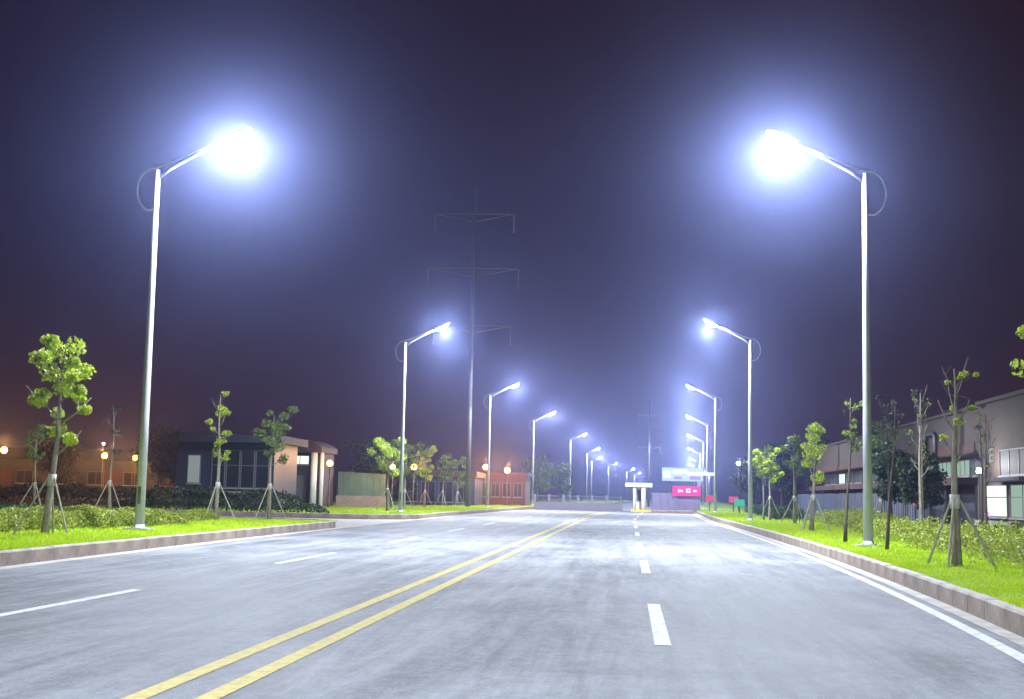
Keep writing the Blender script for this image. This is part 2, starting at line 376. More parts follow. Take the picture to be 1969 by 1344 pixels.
hedge('low_hedge', [(8.1, 17), (8.2, 26), (8.6, 37), (8.9, 46)], 2.4, .48, 26000, .06, M['hedge'], 'rough yellow green hedge behind the nearest right lamp post', rough=.6)
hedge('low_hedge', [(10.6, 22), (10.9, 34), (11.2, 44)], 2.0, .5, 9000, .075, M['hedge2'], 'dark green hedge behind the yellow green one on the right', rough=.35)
hedge('low_hedge', [(9.6, 49), (10.4, 60), (11, 72)], 2.0, .55, 12000, .08, M['hedge'], 'pale low hedge further along the right verge, before the blue hoarding', rough=.6)
hedge('low_hedge', [(9.4, 76), (10, 92), (11.2, 118)], 1.8, .7, 9000, .11, M['hedge2'], 'dark hedge beside the far right verge near the gate', rough=.3)

# ------------------------------------------------------------------ street lamps
def make_lamp():
    """arm reaches towards +x"""
    root = empty('street_lamp')
    b = MB(); b.box(-.34, .34, -.34, .34, -.05, .06); b.build('footing', M['concrete'], root)
    b = MB(); b.lathe([(.20, .06), (.20, .085), (.14, .09), (.14, .16)], 14); b.build('base_flange', M['steel'], root, True)
    b = MB(); b.tube([(0, 0, .08), (0, 0, 3), (0, 0, 6.5), (0, 0, 9.72)], [.125, .108, .085, .066], 14); b.build('pole', M['steel'], root, True)
    b = MB(); b.box(-.045, .045, -.135, -.105, .7, 1.15); b.build('access_hatch', M['head'], root)
    arm = MB(); arm.tube([(-.02, 0, 9.45), (.35, 0, 9.75), (.95, 0, 10.08), (1.62, 0, 10.42)], [.045, .043, .04, .036], 10); arm.build('arm', M['steel'], root, True)
    pts = [(.0, 0, 8.62)]
    for t in np.linspace(-72, 95, 14):
        pts.append((-.10 - .44*math.cos(R(t)), 0, 9.18 + .60*math.sin(R(t))))
    pts += [(.45, 0, 9.95), (.95, 0, 10.18), (1.62, 0, 10.46)]
    b = MB(); b.tube(pts, .027, 8); b.build('curved_brace', M['steel'], root, True)
    # lamp head: a flat tapered shell along the arm
    sl = math.atan2(.36, .75); ca, sa = math.cos(sl), math.sin(sl)
    def P(u, v, w): return (1.58 + u*ca - w*sa, v, 10.42 + u*sa + w*ca)
    h = MB(); sec = [(0, .07, .05, -.03), (.16, .21, .08, -.05), (.68, .26, .075, -.055), (1.0, .22, .045, -.04), (1.07, .12, .015, -.02)]
    for u, w_, t, bt in sec:
        h.v += [P(u, -w_, bt), P(u, w_, bt), P(u, w_, t*.4), P(u, w_*.6, t), P(u, -w_*.6, t), P(u, -w_, t*.4)]
    for i in range(len(sec)-1):
        for j in range(6): h.f.append((i*6+j, i*6+(j+1) % 6, (i+1)*6+(j+1) % 6, (i+1)*6+j))
    h.f += [tuple(range(6))[::-1], tuple(range(24, 30))]
    head = h.build('lamp_head', M['head'], root)
    l = MB()     # convex lens under the head
    nu, nv = 6, 5
    for i in range(nu+1):
        for j in range(nv+1):
            u = .18+.74*i/nu; v = -.20+.40*j/nv; d = .058+.19*math.sin(math.pi*i/nu)*math.sin(math.pi*j/nv); l.v.append(P(u, v, -d))
    l.f = [(i*(nv+1)+j, (i+1)*(nv+1)+j, (i+1)*(nv+1)+j+1, i*(nv+1)+j+1) for i in range(nu) for j in range(nv)]
    l.build('lens', M['led'], head, True)
    ld = bpy.data.lights.new('lamp_light', 'SPOT'); ld.energy = LAMP_W; ld.color = LED; ld.spot_size = R(160); ld.spot_blend = .15; ld.shadow_soft_size = .06
    lo = bpy.data.objects.new('lamp_light', ld); COL.objects.link(lo); lo.parent = root; lo.location = P(.52, 0, -.33)
    sd = bpy.data.lights.new('halo_light', 'POINT'); sd.energy = LAMP_W*.30; sd.color = LED; sd.shadow_soft_size = .07
    so = bpy.data.objects.new('halo_light', sd); COL.objects.link(so); so.parent = root; so.location = P(.52, 0, -.35)   # added point light for the halo round the lamp
    lo.rotation_euler = (0, R(-5), 0)       # aimed slightly back over the carriageway
    return root
lamp0 = make_lamp(); usedl = False
ordl = ['nearest', 'second', 'third', 'fourth', 'fifth', 'sixth', 'seventh', 'eighth', 'ninth', 'tenth']
def place_lamp(x, y, rz, label, group, z=VZ):
    global usedl
    if not usedl: o = lamp0; usedl = True
    else:
        o = lamp0.copy(); COL.objects.link(o)
        for ch in lamp0.children: copy_part(ch, o)
    o.location = (x, y, z); o.rotation_euler = (0, 0, rz); tag(o, label, 'street lamp', group); return o
LL = [(-12.7, -5.8), (-12.85, 33.6), (-12.85, 73.2), (-12.1, 112.2), (-11.0, 149.5), (-9.0, 199.8), (-8.3, 258), (-9.0, 316), (-5.8, 367), (-.8, 435), (2.0, 503)]
RL = [(5.6, -3.6), (6.08, 34.1), (6.45, 70.6), (7.25, 111.4), (9.0, 152.4), (11.1, 197.7), (13.5, 250), (16.7, 313), (19.3, 369), (27, 446)]
place_lamp(*LL[0], 0, 'street lamp behind the viewer on the left verge', 'street lamps on the left verge')
place_lamp(*RL[0], math.pi, 'street lamp behind the viewer on the right verge', 'street lamps on the right verge')
for i, (x, y) in enumerate(LL[1:]):
    place_lamp(x, y, 0, f'{ordl[i]} white street lamp in the row on the left verge' if i else 'large nearest street lamp on the left, standing by the pale hedge', 'street lamps on the left verge')
for i, (x, y) in enumerate(RL[1:]):
    place_lamp(x, y, math.pi, f'{ordl[i]} white street lamp in the row on the right verge' if i else 'large nearest street lamp on the right, beside thin bare trees', 'street lamps on the right verge')

# ------------------------------------------------------------------ trees
def tree(name, x, y, h, label, seed, crown=1.0, first=.45, limbs=9, clumps=2.0, leaves=60, leaf=.10, cr=.24, m='leaf', bark='bark', r0=.065, stakes=3, lean=(0, 0), wrap=True, z0=VZ, up=.9, spread=None):
    leaf *= .74; leaves = int(leaves*1.75); rs = random.Random(seed); o = empty(name, (x, y, z0)); tag(o, label, 'tree')
    tp = []; k = 9
    for i in range(k):
        t = i/(k-1); tp.append(Vector((lean[0]*t + .05*math.sin(t*7+seed)*t, lean[1]*t + .05*math.cos(t*6+seed)*t, h*.93*t)))
    b = MB(); b.tube([p - Vector((0, 0, .06 if i == 0 else 0)) for i, p in enumerate(tp)], [r0*(1.25 if i == 0 else 1)*(1-.82*(i/(k-1))**1.1) for i in range(k)], 8)
    cl = []
    def on(t):
        f = t*(k-1); i = min(k-2, int(f)); return tp[i].lerp(tp[i+1], f-i)
    for j in range(limbs):
        t = first + (.97-first)*(j+.3*rs.random())/limbs; az = j*2.4+rs.uniform(-.4, .4); q = on(t)
        prof = math.sin(math.pi*min(1, (.22+.78*(t-first)/(1-first))*.85))
        ln = crown*(.45+.55*prof)*rs.uniform(.75, 1.1)
        d = Vector((math.cos(az), math.sin(az), up*rs.uniform(.6, 1.3))).normalized(); p1 = q + d*ln*.5; p2 = p1 + (d + Vector((0, 0, .35*up))).normalized()*ln*.5
        rr = r0*(1-.8*t)*.6
        b.tube([q, p1, p2], [rr, rr*.65, rr*.3], 5)
        for s in range(2):
            e = p1.lerp(p2, rs.random()) + Vector((rs.gauss(0, 1), rs.gauss(0, 1), rs.gauss(.4, .6)))*ln*.22
            b.tube([p1.lerp(p2, rs.random()*.5), e], [rr*.4, rr*.15], 4); cl.append(e)
        cl.append(p2); cl.append(p1)
    cl.append(tp[-1])
    for p in list(cl):
        pass
    b.build('trunk', M[bark], o, True)
    rs.shuffle(cl); cl = cl[:max(0, int(round(limbs*clumps)))]
    if cl and leaves:
        cs = []
        for p in cl:
            r = cr*rs.uniform(.6, 1.25); nn = int(leaves*rs.uniform(.6, 1.3))
            g_ = rng.normal(size=(nn, 3)); g_ /= np.linalg.norm(g_, axis=1)[:, None]; g_ *= (rng.random(nn)**.45)[:, None]*r; g_[:, 2] *= .75
            cs.append(np.array(p)+g_)
        c_ = np.concatenate(cs); f = npmesh('crown', leaf_quads(c_, leaf), 4, M[m], o); f['kind'] = 'stuff'
    if stakes:
        zt = min(1.25, h*.3); q = on(zt/(h*.93))
        for j in range(stakes):
            az = seed*1.3 + j*2*math.pi/stakes; d = Vector((math.cos(az), math.sin(az), 0)); ft = d*.74 + Vector((0, 0, -.08))
            t = q + d*.05 + Vector((0, 0, .12)); s = MB(); s.tube([ft, t], [.026, .021], 6); s.build('support_stake', M['stake'], o)
        if wrap:
            w = MB(); w.tube([on((zt-.12)/(h*.93)), on((zt+.14)/(h*.93))], r0*.92+.012, 10); w.build('trunk_wrap', M['wrap'], o, True)
    return o
# left of the road
tree('young_tree', -13.16, 28.65, 4.55, 'leafy staked young tree nearest on the left, with bright lime leaf clumps', 11, 1.0, .42, 10, 2.4, 95, .11, .25, 'leaf', lean=(.28, 0), r0=.085)
tree('young_tree', -15.03, 46.8, 4.95, 'slim staked young tree with sparse leaf tufts, at the near lawn end', 5, .62, .42, 9, 1.9, 45, .10, .17, 'leaf', r0=.085, up=1.3)
tree('young_tree', -14.0, 50.2, 4.4, 'staked young tree with spreading darker crown at the side road corner', 8, 1.05, .5, 9, 2.2, 55, .11, .22, 'leaf2', r0=.075, up=.55)
tree('young_tree', -20.2, 49.5, 4.7, 'thin bare staked tree standing in the dark left of the nearest lamp', 3, .5, .5, 7, .8, 22, .10, .16, 'leafd', r0=.06, up=1.2)
tree('young_tree', -23.4, 49.8, 3.7, 'small dark staked tree behind the leafy tree at the left edge', 6, .55, .6, 7, 2.0, 40, .10, .18, 'leaf2', r0=.05)
tree('young_tree', -13.9, 74.75, 4.3, 'leafy tree close left of the second left lamp post', 14, 1.25, .5, 10, 2.6, 60, .13, .30, 'leaf', r0=.08, up=.6)
tree('young_tree', -14.83, 86, 4.6, 'leafy tree just right of the second left lamp post', 15, 1.35, .45, 10, 2.6, 60, .14, .32, 'leaf2', r0=.08, up=.6)
tree('young_tree', -16.3, 104, 4.7, 'round headed young tree, first of three before the pylon', 16, .95, .45, 9, 2.4, 50, .16, .32, 'leaf', r0=.08)
tree('young_tree', -16.6, 116, 4.7, 'round headed young tree, middle of three before the pylon', 17, .95, .45, 9, 2.4, 50, .16, .32, 'leaf2', r0=.08)
tree('young_tree', -15.9, 121, 4.4, 'round headed young tree, closest of three to the pylon', 18, 1.0, .4, 9, 2.4, 50, .16, .34, 'leaf2', r0=.08)
# right of the road
tree('young_tree', 5.96, 24.59, 3.9, 'almost bare staked tree nearest on the right, three stakes in bright grass', 21, .62, .5, 11, .75, 26, .075, .09, 'leaf', r0=.085, up=1.7)
tree('young_tree', 6.06, 31.59, 3.8, 'thin dark leafless sapling just right of the nearest right lamp post', 22, .5, .5, 8, .5, 14, .07, .1, 'leafd', bark='darkbark', r0=.042, stakes=0, up=1.8, lean=(.25, 0))
tree('young_tree', 5.93, 36.76, 4.3, 'thin upright sapling with tufted top just left of the nearest right lamp post', 23, .5, .6, 7, 1.6, 34, .08, .15, 'leaf2', bark='darkbark', r0=.05, stakes=0, up=1.8, lean=(.22, 0))
tree('young_tree', 6.87, 50.32, 4.2, 'leafy lime green staked tree with forked top on the right verge', 24, .85, .42, 9, 2.2, 62, .11, .25, 'leaf', r0=.085, up=1.2, lean=(.2, 0))
tree('young_tree', 8.2, 66, 4.8, 'staked tree with small crown left of the forked lime tree', 25, .7, .5, 8, 2.0, 46, .13, .24, 'leaf2', r0=.085)
tree('young_tree', 8.2, 77.4, 4.4, 'small dark staked tree between second right lamp and bigger trees', 26, .7, .5, 8, 1.6, 40, .14, .24, 'leaf2', r0=.07)
tree('young_tree', 7.5, 74, 4.1, 'round lime crowned tree next to the second right lamp post', 27, 1.05, .55, 10, 2.4, 60, .14, .25, 'leaf', r0=.05, stakes=0, up=.6)
tree('young_tree', 15.4, 82, 6.2, 'green crowned tree seen right of the nearest right lamp post', 28, 1.2, .5, 9, 2.0, 60, .15, .38, 'leaf2', r0=.09)
tree('bare_tree', 14.4, 66, 7.0, 'tall thin bare tree in front of the long factory', 29, .9, .45, 10, .8, 26, .10, .2, 'leafd', r0=.07, stakes=0, up=1.6)
tree('bare_tree', 13.6, 52, 5.2, 'slim dark tree in front of the plain beige factory wall', 30, .6, .5, 9, .5, 20, .10, .16, 'leafd', bark='darkbark', r0=.05, stakes=0, up=1.8)
tree('bare_tree', 12.0, 62, 6.3, 'dark wispy tree between the bare tree and the lamp post', 31, .9, .4, 10, 1.4, 34, .11, .25, 'leafd', bark='darkbark', r0=.06, stakes=0, up=1.2)
tree('young_tree', 6.55, 20.4, 4.3, 'leafy tree at the right picture edge, only branch tips showing', 32, .85, .5, 9, 2.2, 60, .10, .2, 'leaf', r0=.07)
tree('bare_tree', 9.0, 41.5, 4.9, 'bare greyish tree rising from the hedge left of the nearest staked right tree', 33, .7, .4, 11, .6, 20, .08, .12, 'leaf2', r0=.06, stakes=0, up=1.5)
tree('bare_tree', 12.3, 46.5, 4.6, 'bare thin tree just right of the nearest staked right tree', 34, .7, .4, 10, .5, 20, .08, .12, 'leaf2', bark='darkbark', r0=.055, stakes=0, up=1.6)
# background trees
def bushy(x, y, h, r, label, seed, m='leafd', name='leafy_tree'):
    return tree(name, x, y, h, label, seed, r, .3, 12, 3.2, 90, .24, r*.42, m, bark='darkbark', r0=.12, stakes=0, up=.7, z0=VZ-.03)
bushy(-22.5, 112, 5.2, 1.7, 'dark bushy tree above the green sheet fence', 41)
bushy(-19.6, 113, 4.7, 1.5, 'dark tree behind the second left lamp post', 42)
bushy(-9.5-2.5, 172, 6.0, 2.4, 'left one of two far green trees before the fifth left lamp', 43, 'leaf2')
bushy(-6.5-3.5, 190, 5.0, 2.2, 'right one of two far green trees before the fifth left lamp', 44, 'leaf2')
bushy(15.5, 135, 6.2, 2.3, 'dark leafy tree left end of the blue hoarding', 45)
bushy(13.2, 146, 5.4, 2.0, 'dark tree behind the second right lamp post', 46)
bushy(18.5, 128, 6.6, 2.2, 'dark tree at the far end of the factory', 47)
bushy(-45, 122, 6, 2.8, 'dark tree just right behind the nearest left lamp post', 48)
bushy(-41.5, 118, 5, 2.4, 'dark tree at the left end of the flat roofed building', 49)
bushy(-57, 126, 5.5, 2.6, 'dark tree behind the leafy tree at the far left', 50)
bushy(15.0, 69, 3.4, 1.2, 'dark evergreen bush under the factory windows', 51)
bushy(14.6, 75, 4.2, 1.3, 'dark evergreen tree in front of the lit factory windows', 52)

# ------------------------------------------------------------------ power poles
def power_pole(x, y, H, r0, r1, arms, label, z0, drop=1.0):
    o = empty('power_pole', (x, y, z0)); tag(o, label, 'power pole')
    b = MB(); b.tube([(0, 0, -.1), (0, 0, H*.5), (0, 0, H)], [r0, (r0+r1)/2, r1], 12); b.build('pole', M['pylon'], o, True)
    for z, l, sides in arms:
        for s in sides:
            a_ = MB(); a_.tube([(0, 0, z-.5*l/3), (s*l, 0, z+.1)], [.06, .03], 6); a_.tube([(0, 0, z+.12), (s*l, 0, z+.1)], [.045, .03], 6); ao = a_.build('cross_arm', M['pylon'], o)
            i_ = MB(); pr = [(.02, z+.08)]
            for q in range(7): zz = z - drop*q/7; pr += [(.03, zz), (.11, zz-drop*.03), (.11, zz-drop*.07), (.03, zz-drop*.09)]
            i_.lathe(pr, 8, (s*l, 0)); i_.build('insulator', M['insul'], ao)
    return o
power_pole(-14.2, 115, 29.3, .24, .09, [(26.3, 3.6, (-1, 1)), (21.3, 4.1, (-1, 1)), (16.1, 3.5, (-1, 1))], 'tall tapered steel power pole with paired cross arms left of the road', VZ-.03, 1.7)
power_pole(3.0+10.0-10.0, 200, 16.2, .17, .10, [(14.0, 1.7, (-1, 1)), (11.6, 2.1, (-1, 1)), (9.0, 1.7, (-1, 1))], 'slim far power pole rising above the gate', 0, .8)

# ------------------------------------------------------------------ small lamps
def globe_lamp(x, y, z, label, kind, w, r=.16, z0=VZ-.03, name='globe_lamp', group=None):
    o = empty(name, (x, y, z0)); tag(o, label, 'lamp', group)
    H = z-z0; b = MB(); b.lathe([(.09, -.05), (.09, .12), (.05, .2), (.035, H-r-.02)], 8); b.build('post', M['black'], o, True)
    b = MB(); b.lathe([(r*math.cos(t), H+r*math.sin(t)) for t in np.linspace(-1.45, 1.45, 9)], 12); b.build('globe', M[kind], o, True)
    b = MB(); b.lathe([(.06, H-r-.03), (r*.6, H-r*.86)], 10); b.build('collar', M['black'], o)
    if w:
        ld = bpy.data.lights.new('globe_light', 'POINT'); ld.energy = w; ld.color = ORANGE if kind == 'orange' else ((.8, .35, 1) if kind == 'purple' else (1, .96, .9)); ld.shadow_soft_size = r*1.3
        lo = bpy.data.objects.new('globe_light', ld); COL.objects.link(lo); lo.parent = o; lo.location = (0, -r*.3, H+r*1.9)
    return o
OG = 'orange globe lamps on the left side'
globe_lamp(-21.9, 94.3, 3.4, 'orange globe lamp beside the pale gatehouse', 'orange', 150, 0.23, group=OG)
globe_lamp(-17.9, 98, 3.3, 'orange globe lamp left of the second left lamp post', 'orange', 700, 0.20, group=OG)
globe_lamp(-16.6, 100, 3.35, 'orange globe lamp right of the second left lamp post', 'orange', 1000, 0.23, group=OG)
globe_lamp(-14.4, 131, 4.1, 'orange globe lamp touching the third left lamp post', 'orange', 3000, 0.29, group=OG)
globe_lamp(-12.4, 133, 3.85, 'orange globe lamp right of the third left lamp post', 'orange', 3000, 0.29, group=OG)
globe_lamp(-64.6, 130, 4.9, 'orange globe lamp at the left picture edge', 'orange', 3000, 0.34, group=OG)
globe_lamp(-53.8, 130, 4.5, 'left one of two far orange globe lamps', 'orange', 2600, 0.29, group=OG)
globe_lamp(-50.5, 130, 4.35, 'right one of two far orange globe lamps, nearer the lamp post', 'orange', 2600, 0.29, group=OG)
globe_lamp(-54.6, 131.5, 5.8, 'small white globe lamp above the two far orange ones', 'whiteglobe', 60, .14)
globe_lamp(11.55, 140, 5.2, 'white globe lamp on a post left of the second right lamp post', 'whiteglobe', 500, .22)
globe_lamp(16.4, 63.2, 2.95, 'white globe lamp in front of the beige factory wall', 'whiteglobe', 220, .15)
globe_lamp(15.7, 59.2, .95, 'low violet globe lamp near the bright factory window', 'purple', 40, .12)

# ------------------------------------------------------------------ buildings on the right
def win(parent, face, a0, a1, z0, z1, x, m, mull=1, depth=.06, trans=0, fr='frame'):
    """window in a plane. face 'x' (plane at x, spans y) or 'y' (plane at y=x, spans x); frame stands proud towards the road/camera"""
    s = -1
    def bx(mb, u0, u1, w0, w1, d0, d1):
        if face == 'x': mb.box(x+min(s*d0, s*d1), x+max(s*d0, s*d1), u0, u1, w0, w1)
        else: mb.box(u0, u1, x+min(s*d0, s*d1), x+max(s*d0, s*d1), w0, w1)
    p = MB(); bx(p, a0, a1, z0, z1, .003, .02); po = p.build('window', M[m], parent)
    t = .06; f = MB()
    for u0, u1, w0, w1 in [(a0-t, a1+t, z1, z1+t), (a0-t, a1+t, z0-t, z0), (a0-t, a0, z0, z1), (a1, a1+t, z0, z1)]: bx(f, u0, u1, w0, w1, 0, depth)
    for i in range(1, mull+1):
        u = a0+(a1-a0)*i/(mull+1); bx(f, u-.025, u+.025, z0, z1, .02, depth*.8)
    if trans: bx(f, a0, a1, z0+(z1-z0)*trans-.025, z0+(z1-z0)*trans+.025, .021, depth*.75)
    f.build('frame', M[fr], po)
    bx_ = MB(); bx(bx_, a0-.1, a1+.1, z0-t-.06, z0-t-.003, 0, .13); bx_.build('sill', M['concrete'], po)
    return po
fb = empty('factory', (17.5, 85, VZ-.03)); tag(fb, 'long beige two storey factory with dark recessed ground floor on the right', 'building')
fb.location = (0, 0, 0)
XF = 17.5; gz = VZ-.08
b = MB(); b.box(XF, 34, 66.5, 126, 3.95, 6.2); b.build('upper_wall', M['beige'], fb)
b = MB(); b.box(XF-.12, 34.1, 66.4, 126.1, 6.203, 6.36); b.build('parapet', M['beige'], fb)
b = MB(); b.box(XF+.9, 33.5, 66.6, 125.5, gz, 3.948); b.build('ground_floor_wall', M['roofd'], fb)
b = MB(); b.box(XF-.5, XF+.9, 70, 126, 2.35, 2.75); b.build('canopy', M['brick'], fb)
b = MB(); b.box(XF-.06, XF-.002, 68, 126, 4.0, 4.5); b.build('red_band', M['brick'], fb)
for i in range(9):
    y = 69+i*6.6; b = MB(); b.box(XF+.3, XF+.75, y, y+.45, gz, 2.34); b.build('column', M['concrete'], fb)
for i in range(14):
    y = 68.5+i*4.1; win(fb, 'x', y, y+3.1, 2.95, 3.75, XF+.9, 'litdim' if i in (1, 2, 5) else ('litwin' if i in (11,) else 'glass'), 2)
# service pipe loop on the wall
b = MB(); b.tube([(XF-.2, 76, 2.8), (XF-.2, 76, 5.1), (XF-.2, 76.3, 5.35), (XF-.2, 78.0, 5.35), (XF-.2, 78.3, 5.1), (XF-.2, 78.3, 4.4)], .13, 8); b.build('vent_pipe', M['black'], fb, True)
wb = empty('factory_wing', (0, 0, 0)); tag(wb, 'plain beige factory wing with a bright window at the right edge', 'building')
b = MB(); b.box(XF-.25, 36, 42, 66.38, gz, 6.25); b.build('wall', M['beige'], wb)
b = MB(); b.box(XF-.40, 36.1, 41.9, 66.39, 6.253, 6.42); b.build('parapet', M['beige'], wb)
win(wb, 'x', 61.6, 65.0, .85, 2.25, XF-.25, 'litwin', 0, trans=.62)
win(wb, 'x', 57.4, 61.0, .85, 2.25, XF-.25, 'litdim', 1, trans=.62)
win(wb, 'x', 58.2, 62.6, 2.75, 3.85, XF-.25, 'roofd', 2)
win(wb, 'x', 50, 54, .85, 2.25, XF-.25, 'glass', 2)
b = MB(); b.box(XF-1.2, XF-.26, 56.5, 62.5, 2.42, 2.58); b.build('canopy', M['roofd'], wb)
b = MB()
for z in (3.45, 3.72, 3.99): b.box(XF-.33, XF-.26, 63.6, 64.35, z-.05, z+.05)
b.box(XF-.33, XF-.26, 64.26, 64.35, 3.5, 3.94); b.build('wall_letter', M['mark'], wb)
b = MB(); b.box(XF-.55, XF-.27, 60.2, 66.3, gz, .62); b.build('plinth', M['concrete'], wb)
# blue hoarding, one sheet after another
hd = empty('hoarding', (0, 0, 0)); tag(hd, 'dark blue sheet hoarding in front of the factory', 'fence')
for i in range(22):
    y = 70+i*2.4; b = MB()
    for j in range(8):
        b.box(15.6-(.03 if j % 2 else 0)-.02, 15.62-(.03 if j % 2 else 0), y+j*.295, y+(j+1)*.295, gz, 1.95+.02*(i % 3))
    b.build('sheet', M['hoard'], hd)
for i in range(23):
    b = MB(); b.box(15.65, 15.73, 69.95+i*2.4, 70.03+i*2.4, gz-.1, 1.9); b.build('post', M['frame'], hd)
# pink led strip sign on the hoarding
sg = empty('shop_sign', (0, 0, 0)); tag(sg, 'small pink lit sign in front of the blue hoarding', 'sign')
b = MB(); b.box(15.38, 15.46, 70.2, 72.8, 1.2, 1.75); b.build('backing', M['black'], sg)
for y0, y1, z0, z1 in [(70.3, 70.75, 1.25, 1.42), (71.0, 71.5, 1.3, 1.55), (71.7, 72.1, 1.42, 1.65), (72.25, 72.65, 1.3, 1.5)]:
    b = MB(); b.box(15.33, 15.377, y0, y1, z0, z1); b.build('led_mark', M['pink'], sg)
for yy in (70.6, 72.4):
    b = MB(); b.box(15.39, 15.45, yy-.03, yy+.03, gz, 1.198); b.build('leg', M['black'], sg)

# ------------------------------------------------------------------ buildings on the left
p1 = empty('flat_roof_building', (0, 0, 0)); tag(p1, 'dark low building with overhanging flat roof behind the left trees', 'building')
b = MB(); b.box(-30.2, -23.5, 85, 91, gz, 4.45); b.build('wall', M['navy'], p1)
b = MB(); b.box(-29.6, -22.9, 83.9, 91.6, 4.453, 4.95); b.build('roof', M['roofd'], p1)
for i in range(4):
    x = -27.7+i*1.0; win(p1, 'y', x, x+.82, 1.5, 3.9, 85, 'glass', 0, trans=.6)
win(p1, 'y', -29.35, -28.55, 1.75, 3.55, 85, 'litpanel', 0)
b = MB(); b.box(-30.4, -23.3, 84.6, 84.95, 1.05, 1.22); b.build('ledge', M['concrete'], p1)
p2 = empty('gatehouse', (0, 0, 0)); tag(p2, 'pale pink gatehouse with curved roof and lit porch', 'building')
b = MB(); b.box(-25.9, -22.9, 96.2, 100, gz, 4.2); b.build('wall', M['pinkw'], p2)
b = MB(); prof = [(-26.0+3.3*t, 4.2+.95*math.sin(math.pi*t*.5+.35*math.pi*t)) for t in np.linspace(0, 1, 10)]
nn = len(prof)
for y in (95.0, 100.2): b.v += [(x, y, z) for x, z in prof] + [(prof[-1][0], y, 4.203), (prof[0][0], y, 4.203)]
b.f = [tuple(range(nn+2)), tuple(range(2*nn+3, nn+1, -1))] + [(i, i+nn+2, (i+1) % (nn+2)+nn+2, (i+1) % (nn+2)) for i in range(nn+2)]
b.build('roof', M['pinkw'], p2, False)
b = MB(); b.lathe([(.24, gz), (.24, 4.2)], 14, (-23.35, 95.4)); b.build('column', M['white'], p2, True)
b = MB(); b.lathe([(.14, gz), (.14, 4.2)], 12, (-22.75, 95.4)); b.build('column', M['white'], p2, True)
win(p2, 'y', -25.3, -23.95, 3.35, 3.95, 96.2, 'litwin', 1)
b = MB(); b.box(-25.2, -24.3, 96.12, 96.19, gz, 2.5); b.build('door', M['frame'], p2)
gf = empty('sheet_fence', (0, 0, 0)); tag(gf, 'pale green sheet fence right of the gatehouse', 'fence')
for i in range(8):
    b = MB(); x = -22.6+i*.47; b.box(x, x+.455, 100.3+.05*(i % 2), 100.34+.05*(i % 2), 1.05, 2.9-.02*i); b.build('sheet', M['green'], gf)
b = MB(); b.box(-22.7, -18.8, 100.28, 100.46, gz, 1.047); b.build('base_wall', M['concrete'], gf)
p3 = empty('red_building', (0, 0, 0)); tag(p3, 'low reddish building lit by the orange lamps', 'building')
b = MB(); b.box(-17.5, -11.0, 139, 146, gz, 3.5); b.build('wall', M['brick'], p3)
b = MB(); b.box(-17.8, -10.8, 138.6, 146.3, 3.503, 3.75); b.build('roof', M['brick'], p3)
for i in range(5):
    x = -17.0+i*1.2; win(p3, 'y', x, x+.8, 1.2, 2.6, 139, 'glass', 1)
p4 = empty('warehouse', (0, 0, 0)); tag(p4, 'long dark warehouse far off at the left', 'building')
b = MB(); b.box(-84, -42, 136, 152, gz, 4.2); b.build('wall', M['navy'], p4)
b = MB(); b.add([(-84.4, 135.6, 4.203), (-41.6, 135.6, 4.203), (-41.6, 152.4, 4.203), (-84.4, 152.4, 4.203), (-84.4, 144, 5.6), (-41.6, 144, 5.6)], [(0, 1, 5, 4), (2, 3, 4, 5), (0, 4, 3), (1, 2, 5), (0, 3, 2, 1)]); b.build('roof', M['roofd'], p4)
for i in range(10):
    x = -82+i*4; win(p4, 'y', x, x+1.8, 1.6, 2.9, 136, 'glass', 1)
for i in range(3):
    b = MB(); x = -80.2+i*12; b.box(x, x+1.6, 135.93, 135.99, gz, 3.2); b.build('door', M['brick'], p4)
p5 = empty('storage_shed', (0, 0, 0)); tag(p5, 'dark storage shed behind the round headed trees left of the pylon', 'building')
b = MB(); b.box(-22.5, -15.0, 127, 134, gz, 3.0); b.build('wall', M['navy'], p5)
b = MB(); b.box(-22.7, -14.8, 126.6, 134.2, 3.003, 3.55); b.build('roof', M['brick'], p5)
for i in range(4):
    x = -22.0+i*1.75; win(p5, 'y', x, x+1.3, .6, 2.5, 127, 'glass', 1)

# ------------------------------------------------------------------ the gate across the road
GY = 128; gx = bend(GY)
bo = empty('security_booth', (0, 0, 0)); tag(bo, 'white security booth with flat canopy on a yellow island in mid road', 'booth')
b = MB(); b.box(.2, 2.1, GY-1.0, GY+3, 0, .22); b.build('island', M['yellow'], bo)
b = MB(); b.box(-.35, 2.25, GY-.8, GY+3.2, 2.4, 2.78); b.build('canopy', M['white'], bo)
for x, r in ((.55, .14), (1.42, .22)):
    for yy in (GY-.4, GY+2.6):
        b = MB(); b.lathe([(r, .2), (r, 2.42)], 12, (x, yy)); b.build('column', M['white'], bo, True)
b = MB(); b.box(.75, 1.6, GY+.6, GY+2.2, .2, 2.4); b.build('cabin', M['white'], bo)
win(bo, 'y', .85, 1.5, 1.1, 2.1, GY+.6, 'glass', 0)
ga = empty('sliding_gate', (0, 0, 0)); tag(ga, 'low violet grey sliding gate closing the right lanes', 'gate')
for i in range(6):
    x = 2.3+i*.78; b = MB(); b.box(x, x+.7, GY+.02, GY+.06, .35, 1.75); b.build('panel', M['gatepanel'], ga)
    b = MB(); b.box(x-.05, x+.0, GY-.03, GY+.09, .05, 1.95); b.build('post', M['gatemetal'], ga)
b = MB(); b.box(2.2, 7.0, GY-.02, GY+.08, 1.752, 1.86); b.build('top_rail', M['gatemetal'], ga)
b = MB(); b.box(2.2, 7.0, GY-.02, GY+.08, .22, .347); b.build('bottom_rail', M['gatemetal'], ga)
b = MB(); b.box(2.2, 7.0, GY-.3, GY-.06, 0, .16); b.build('track', M['track_red'], ga)
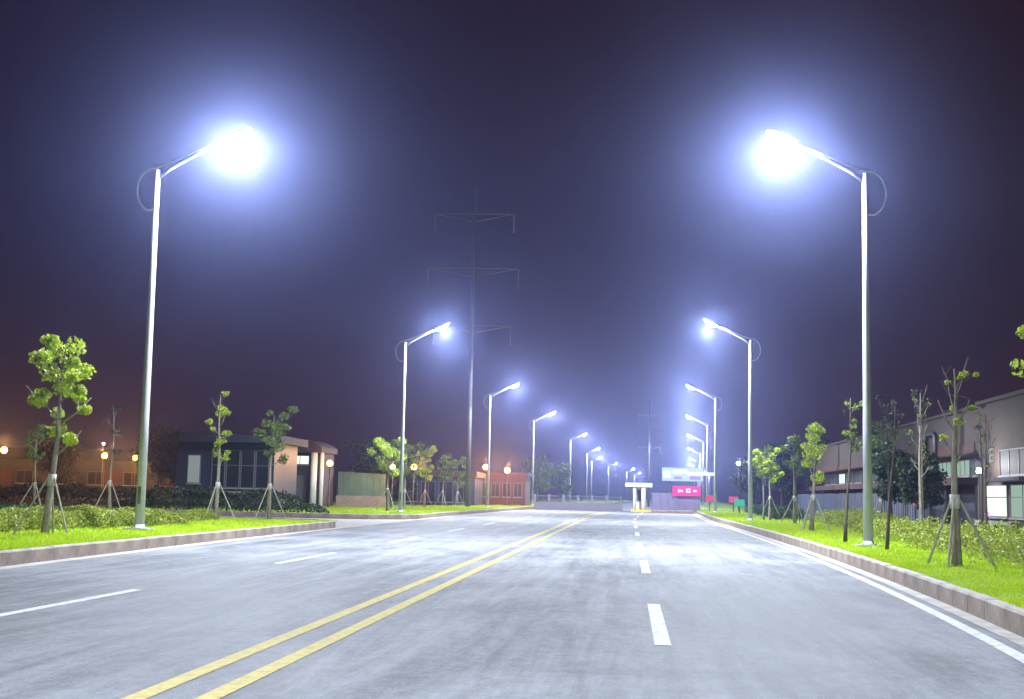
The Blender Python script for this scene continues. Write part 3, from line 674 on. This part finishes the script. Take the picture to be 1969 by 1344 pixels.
gs = empty('gate_sign', (0, 0, 0)); tag(gs, 'glowing pink sign above the gate', 'sign')
b = MB(); b.box(4.2, 6.9, GY-.5, GY-.38, 1.62, 2.55); b.build('board', M['pink'], gs)
for x0, x1, z0, z1 in [(4.75, 4.88, 1.95, 2.25), (4.95, 5.2, 2.0, 2.2), (5.5, 5.95, 1.95, 2.03), (5.55, 5.63, 2.03, 2.25), (5.8, 5.9, 2.03, 2.25), (5.5, 5.95, 2.25, 2.32), (6.2, 6.5, 2.02, 2.2)]:
    b = MB(); b.box(x0, x1, GY-.55, GY-.503, z0, z1); b.build('led_mark', M['pinkhot'], gs)
for x in (4.5, 6.6):
    b = MB(); b.box(x-.05, x+.05, GY-.48, GY-.40, 0, 1.618); b.build('post', M['gatemetal'], gs)
bb = empty('billboard', (0, 0, 0)); tag(bb, 'glowing pale blue billboard behind the gate', 'billboard')
b = MB(); b.box(3.75, 8.4, 150, 150.3, 3.35, 4.85); b.build('screen', M['blueled'], bb)
for x0, x1, z0, z1, mm in [(3.9, 4.7, 3.75, 4.4, 'bluehot'), (5.0, 6.6, 4.2, 4.6, 'bluehot'), (6.9, 8.1, 3.5, 3.9, 'violet'), (5.1, 6.0, 3.55, 3.85, 'violet')]:
    b = MB(); b.box(x0, x1, 149.95, 149.997, z0, z1); b.build('picture_patch', M[mm], bb)
b = MB(); b.box(6.6, 9.6, 149.5, 150.6, 4.05, 4.35); b.build('light_bar', M['bluehot'], bb)
for x in (4.6, 7.6):
    b = MB(); b.tube([(x, 150.15, 0), (x, 150.15, 3.4)], .1, 8); b.build('post', M['pylon'], bb, True)
gp = empty('pillar_wall', (0, 0, 0)); tag(gp, 'low wall with white pillars closing the left lanes', 'wall')
b = MB(); b.box(-9.4, -.6, GY+2.0, GY+2.2, 0, .75); b.build('base_wall', M['gatemetal'], gp)
for i in range(7):
    x = -9.3+i*1.42; b = MB(); b.box(x-.11, x+.11, GY+1.95, GY+2.25, 0, 1.5); b.build('pillar', M['gatemetal'], gp)
for i in range(6):
    b = MB()
    for j in range(7):
        x = -9.3+i*1.42+.11+(j+.5)*.17; b.box(x-.015, x+.015, GY+2.08, GY+2.12, .752, 1.35)
    b.box(-9.3+i*1.42+.112, -9.3+(i+1)*1.42-.112, GY+2.07, GY+2.13, 1.352, 1.40); b.build('railing', M['gatemetal'], gp)
for i, (x, y, z, mm, lb) in enumerate([(7.7, 126, 1.5, 'redled', 'red lit sign panel just right of the gate'), (9.3, 118, 1.45, 'redled', 'red lit sign panel close left of the second right lamp post'), (8.75, 105, 1.2, 'green_led', 'small green lit sign panel beside the second right lamp post')]):
    o = empty('sign_panel', (x, y, VZ-.03)); tag(o, lb, 'sign')
    b = MB(); b.box(-.4, .4, 0, .08, z-.55, z); b.build('lit_face', M[mm], o)
    b = MB(); b.box(-.05, .05, .02, .07, -.05, z-.552); b.build('post', M['black'], o)

# ------------------------------------------------------------------ haze
hz = MB(); hz.box(-1000, 1000, -210, 1510, -1.2, 31.5)
m = bpy.data.materials.new('night_haze'); m.use_nodes = True; t = m.node_tree; t.nodes.clear()
oo = t.nodes.new('ShaderNodeOutputMaterial'); pv = t.nodes.new('ShaderNodeVolumePrincipled')
pv.inputs['Color'].default_value = (.42, .49, .98, 1); pv.inputs['Density'].default_value = HAZE; pv.inputs['Anisotropy'].default_value = .92
pv.inputs['Density Attribute'].default_value = ''; pv.inputs['Temperature Attribute'].default_value = ''; pv.inputs['Color Attribute'].default_value = ''
t.links.new(pv.outputs[0], oo.inputs['Volume'])
m.cycles.homogeneous_volume = True if hasattr(m.cycles, 'homogeneous_volume') else None
tag(hz.build('haze', m), 'thin bluish night mist glowing round the street lamps', 'haze', kind='stuff')
